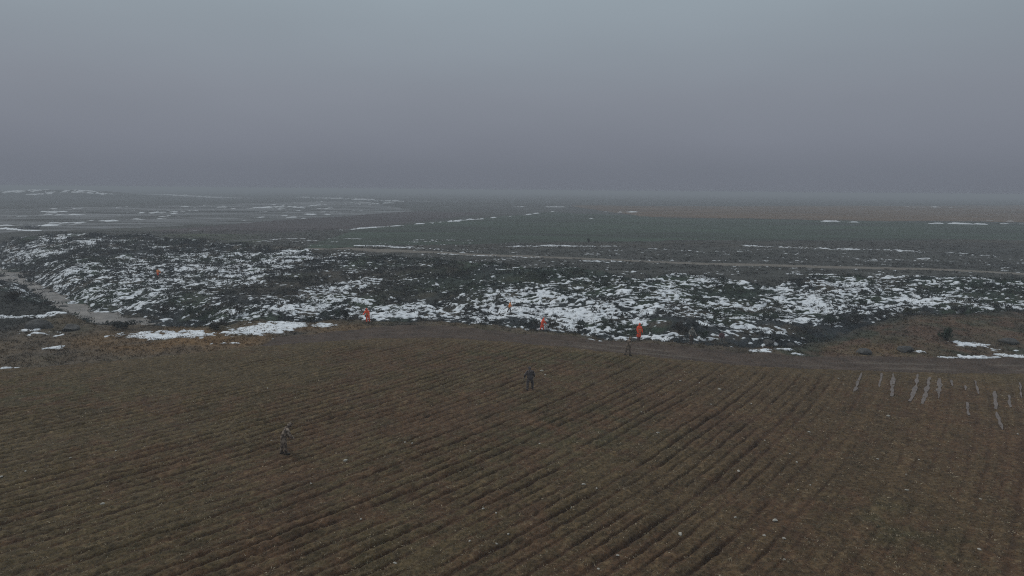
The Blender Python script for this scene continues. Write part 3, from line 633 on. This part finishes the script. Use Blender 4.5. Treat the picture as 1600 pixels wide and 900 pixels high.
def person(px, py, face, lab, lean=0.0, stride=.1, arms=(.2, .1), bend=(.3, .3), top=CAMO_B, legs=CAMO_B, head='helmet', headm=None, gloves=False, coat=False, tape=False, nod=.15, h=1.76, grp=None, splay=.10):
    """face: heading in degrees, 0 = away from the camera, 90 = to the right. body faces local +y"""
    x, y, z = hit(px, py); z = max(z, gh(x, y))
    root = bpy.data.objects.new('person', None); col.objects.link(root)
    k = h / 1.76
    root.location = (x, y, z); root.rotation_euler = (0, 0, -R(face)); root.scale = (k, k, k)
    tag(root, lab, 'person', grp)
    hip = Vector((0, 0, .93))
    RL = Matrix.Rotation(-lean, 3, 'X')                       # lean forward (+y)
    up = lambda v: hip + RL @ (Vector(v) - hip)
    neck, chest, belly = up((0, 0.0, 1.46)), up((0, 0.01, 1.30)), up((0, 0.01, 1.08))
    RH = Matrix.Rotation(-(lean * .6 + nod), 3, 'X')
    hc = neck + RH @ Vector((0, .03, .19)); 
    body, jac, tro, boots, glv = [], [], [], [], []
    body += [cap(hip, belly, .125, .115), cap(belly, chest, .115, .135), cap(chest, neck, .13, .055), cap(neck, hc, .052, .06), ell(hc, (.075, .098, .115), RH),
             ell(hc + RH @ Vector((0, .095, -.015)), (.016, .024, .024), RH), ell(hc + RH @ Vector((0, .05, -.075)), (.045, .045, .04), RH)]
    for s in (-1, 1): body += [ell(hc + RH @ Vector((s * .077, 0, -.01)), (.012, .022, .032), RH)]
    jac += [cap(hip + Vector((-.05, 0, .02)), up((-.06, .01, 1.30)), .165, .175), cap(hip + Vector((.05, 0, .02)), up((.06, .01, 1.30)), .165, .175), cap(up((-.16, 0, 1.40)), up((.16, 0, 1.40)), .105, .105), cap(chest, neck, .15, .10), cap(neck, neck + (hc - neck) * .45, .098, .085)]
    for j, s in enumerate((-1, 1)):
        sw = stride * s
        th = Vector((s * .10, 0, .90)); kn = th + Vector((s * splay * .3, math.sin(sw) * .42, -math.cos(sw) * .43)); bk = sw - abs(stride) * .5
        an_ = kn + Vector((0, math.sin(bk) * .41, -math.cos(bk) * .41)); an_.z = max(an_.z, .07)
        toe = an_ + Vector((s * .02, .17, -.03)); toe.z = .045
        body += [cap(th, kn, .085, .055), cap(kn, an_, .057, .04), cap(an_, toe, .04, .035)]
        tro += [cap(th + Vector((0, 0, .03)), kn, .135, .10), cap(kn, an_ + Vector((0, 0, .05)), .10, .088)]
        boots.append([cap(an_ + Vector((0, 0, .12)), an_, .064, .062), cap(an_ - Vector((0, .03, .02)), toe, .054, .05)])
        sh = up((s * .20, 0, 1.40)); a = arms[j]; bd = bend[j]
        d1 = Vector((s * (.25 + splay), math.sin(a), -math.cos(a))).normalized(); el = sh + d1 * .30
        d2 = Vector((s * .02, math.sin(a + bd), -math.cos(a + bd))).normalized(); wr = el + d2 * .26; hd = wr + d2 * .09
        body += [cap(sh, el, .052, .04), cap(el, wr, .041, .028), cap(wr, hd, .03, .036)]
        px_ = d2.cross(Vector((s, 0, 0))); px_.normalize(); fw = px_
        for f_, (o_, l_) in enumerate([(-.03, .065), (-.01, .08), (.01, .075), (.028, .058)]):
            b0 = hd + fw * o_; m0 = b0 + d2 * l_ * .6 + Vector((-s * .008, 0, 0)); e0 = m0 + (d2 * .6 + Vector((-s * .7, 0, 0))).normalized() * l_ * .5
            body += [cap(b0, m0, .012, .010), cap(m0, e0, .010, .008)]
        b0 = wr + d2 * .035 - fw * .025; body += [cap(b0, b0 + (d2 - fw * .8).normalized() * .06, .013, .010)]
        if gloves: glv.append([cap(wr - d2 * .10, hd, .058, .062), cap(hd, hd + d2 * .10, .062, .045)])
        jac += [cap(sh, el, .098, .085), cap(el, wr, .085, .064)]
    if coat: jac += [cap(hip + Vector((-.06, -.01, 0)), Vector((-.10, -.02, .50)), .145, .165), cap(hip + Vector((.06, .01, 0)), Vector((.10, .02, .50)), .145, .165)]
    remesh('body', body, .011, SKIN, root)
    remesh('trousers', tro, .022, legs, root)
    for q in boots: remesh('boot', q, .018, BOOT, root)
    remesh('coat' if coat else 'jacket', jac, .022, top, root)
    for q in glv: remesh('glove', q, .016, GLOVE, root)
    if head == 'helmet':
        remesh('helmet', [ell(hc + RH @ Vector((0, -.005, .05)), (.125, .145, .10), RH), ell(hc + RH @ Vector((0, -.03, 0)), (.118, .12, .10), RH)], .018, headm or top, root)
    elif head == 'hood':
        remesh('hood', [ell(hc + RH @ Vector((0, -.025, .02)), (.115, .115, .145), RH), cap(neck, hc + RH @ Vector((0, -.04, -.06)), .11, .10)], .018, headm or top, root)
    else:
        remesh('hair', [ell(hc + RH @ Vector((0, -.018, .03)), (.084, .098, .10), RH)], .014, HAIR, root)
    if tape:
        bm = bmesh.new()
        for zt, rr_ in ((1.04, .225), (1.22, .24)):
            c0 = up((0, .01, zt)); bmesh.ops.create_cone(bm, cap_ends=False, segments=24, radius1=rr_, radius2=rr_, depth=.06, matrix=Matrix.Translation(c0) @ RL.to_4x4() @ Matrix.Diagonal((1.0, .78, 1, 1)))
        me = bpy.data.meshes.new('reflective_band'); bm.to_mesh(me); bm.free(); me.materials.append(REFL)
        o = bpy.data.objects.new('reflective_band', me); col.objects.link(o); o.parent = root
    return root
GA_, GB_ = 'people in camouflage searching the field', 'people in orange working along the ravine'
person(444, 711, 60, 'person in brown camouflage stooping alone in the left part of the ploughed field', lean=.42, stride=.12, arms=(.15, .35), bend=(.25, .35), nod=.35, h=1.86, grp=GA_)
person(828, 610, -10, 'person in dark clothing with pale gloves standing mid field', lean=.2, stride=.10, arms=(.15, .2), bend=(.5, .5), top=CAMO_D, legs=CAMO_D, gloves=True, nod=.4, h=1.78, grp=GA_, splay=.35)
person(981, 557, 75, 'person in brown camouflage striding along the dirt track, body bent forward', lean=.22, stride=.24, arms=(.5, -.2), bend=(.7, .4), top=CAMO_B, legs=CAMO_B, nod=.1, h=1.76, grp=GA_)
person(1080, 538, 170, 'person in grey camouflage standing on the ravine lip', lean=.08, stride=.08, arms=(.25, .25), bend=(.9, .9), top=CAMO_G, legs=GREYT, nod=.2, h=1.74, grp=GA_)
person(1127, 538, -160, 'person in maroon jacket with grey helmet standing rightmost on the ravine lip', lean=.12, stride=.08, arms=(.2, .3), bend=(.7, .9), top=MAROON, legs=CAMO_G, headm=CAMO_G, nod=.3, h=1.74, grp=GA_)
person(998, 533, 150, 'person in long orange red hooded coat with yellow bands beside the dirt track', lean=.05, stride=.08, arms=(.1, .2), bend=(.2, .3), top=ORANGE, legs=MAROON, head='hood', coat=True, tape=True, h=1.82, grp=GB_)
person(847, 516, 60, 'person in orange red hooded coat leaning forward at the snowy bank foot', lean=.34, stride=.2, arms=(.2, .4), bend=(.3, .4), top=ORANGE, legs=ORANGE, head='hood', coat=True, h=1.78, grp=GB_)
person(575, 504, 200, 'person in orange red jacket and trousers stooping on the grassy lip', lean=.35, stride=.12, arms=(.2, .5), bend=(.3, .6), top=ORANGE, legs=ORANGE, head='hood', tape=True, h=1.7, grp=GB_)
person(796, 489, 90, 'dark haired person in orange jacket and grey trousers walking across the snow', lean=.15, stride=.3, arms=(.3, -.2), bend=(.4, .3), top=ORANGE2, legs=GREYT, head='hair', h=1.76, grp=GB_)
person(247, 434, 120, 'distant person in orange jacket and trousers high on the left snowy bank', lean=.2, stride=.2, arms=(.5, .7), bend=(.5, .5), top=ORANGE2, legs=ORANGE, head='hair', h=1.85, grp=GB_)

# ------------------------------------------------------------------ haze
HAZE_D = 0.00115
m = bpy.data.materials.new('haze_air'); m.use_nodes = True; n = m.node_tree
n.nodes.remove(n.nodes['Principled BSDF'])
v = n.nodes.new('ShaderNodeVolumePrincipled'); v.inputs['Density'].default_value = HAZE_D
v.inputs['Color'].default_value = (0.66, 0.69, 0.735, 1)
n.links.new(v.outputs[0], n.nodes['Material Output'].inputs['Volume'])
bm = bmesh.new(); bmesh.ops.create_cube(bm, size=1.0, matrix=Matrix.Translation((0, 0, 2.3)) @ Matrix.Diagonal((12600, 12600, 26.8, 1)))
me = bpy.data.meshes.new('haze'); bm.to_mesh(me); bm.free(); me.materials.append(m)
o = bpy.data.objects.new('haze', me); col.objects.link(o); tag(o, 'pale grey winter haze thickening toward the horizon', 'haze', kind='stuff')
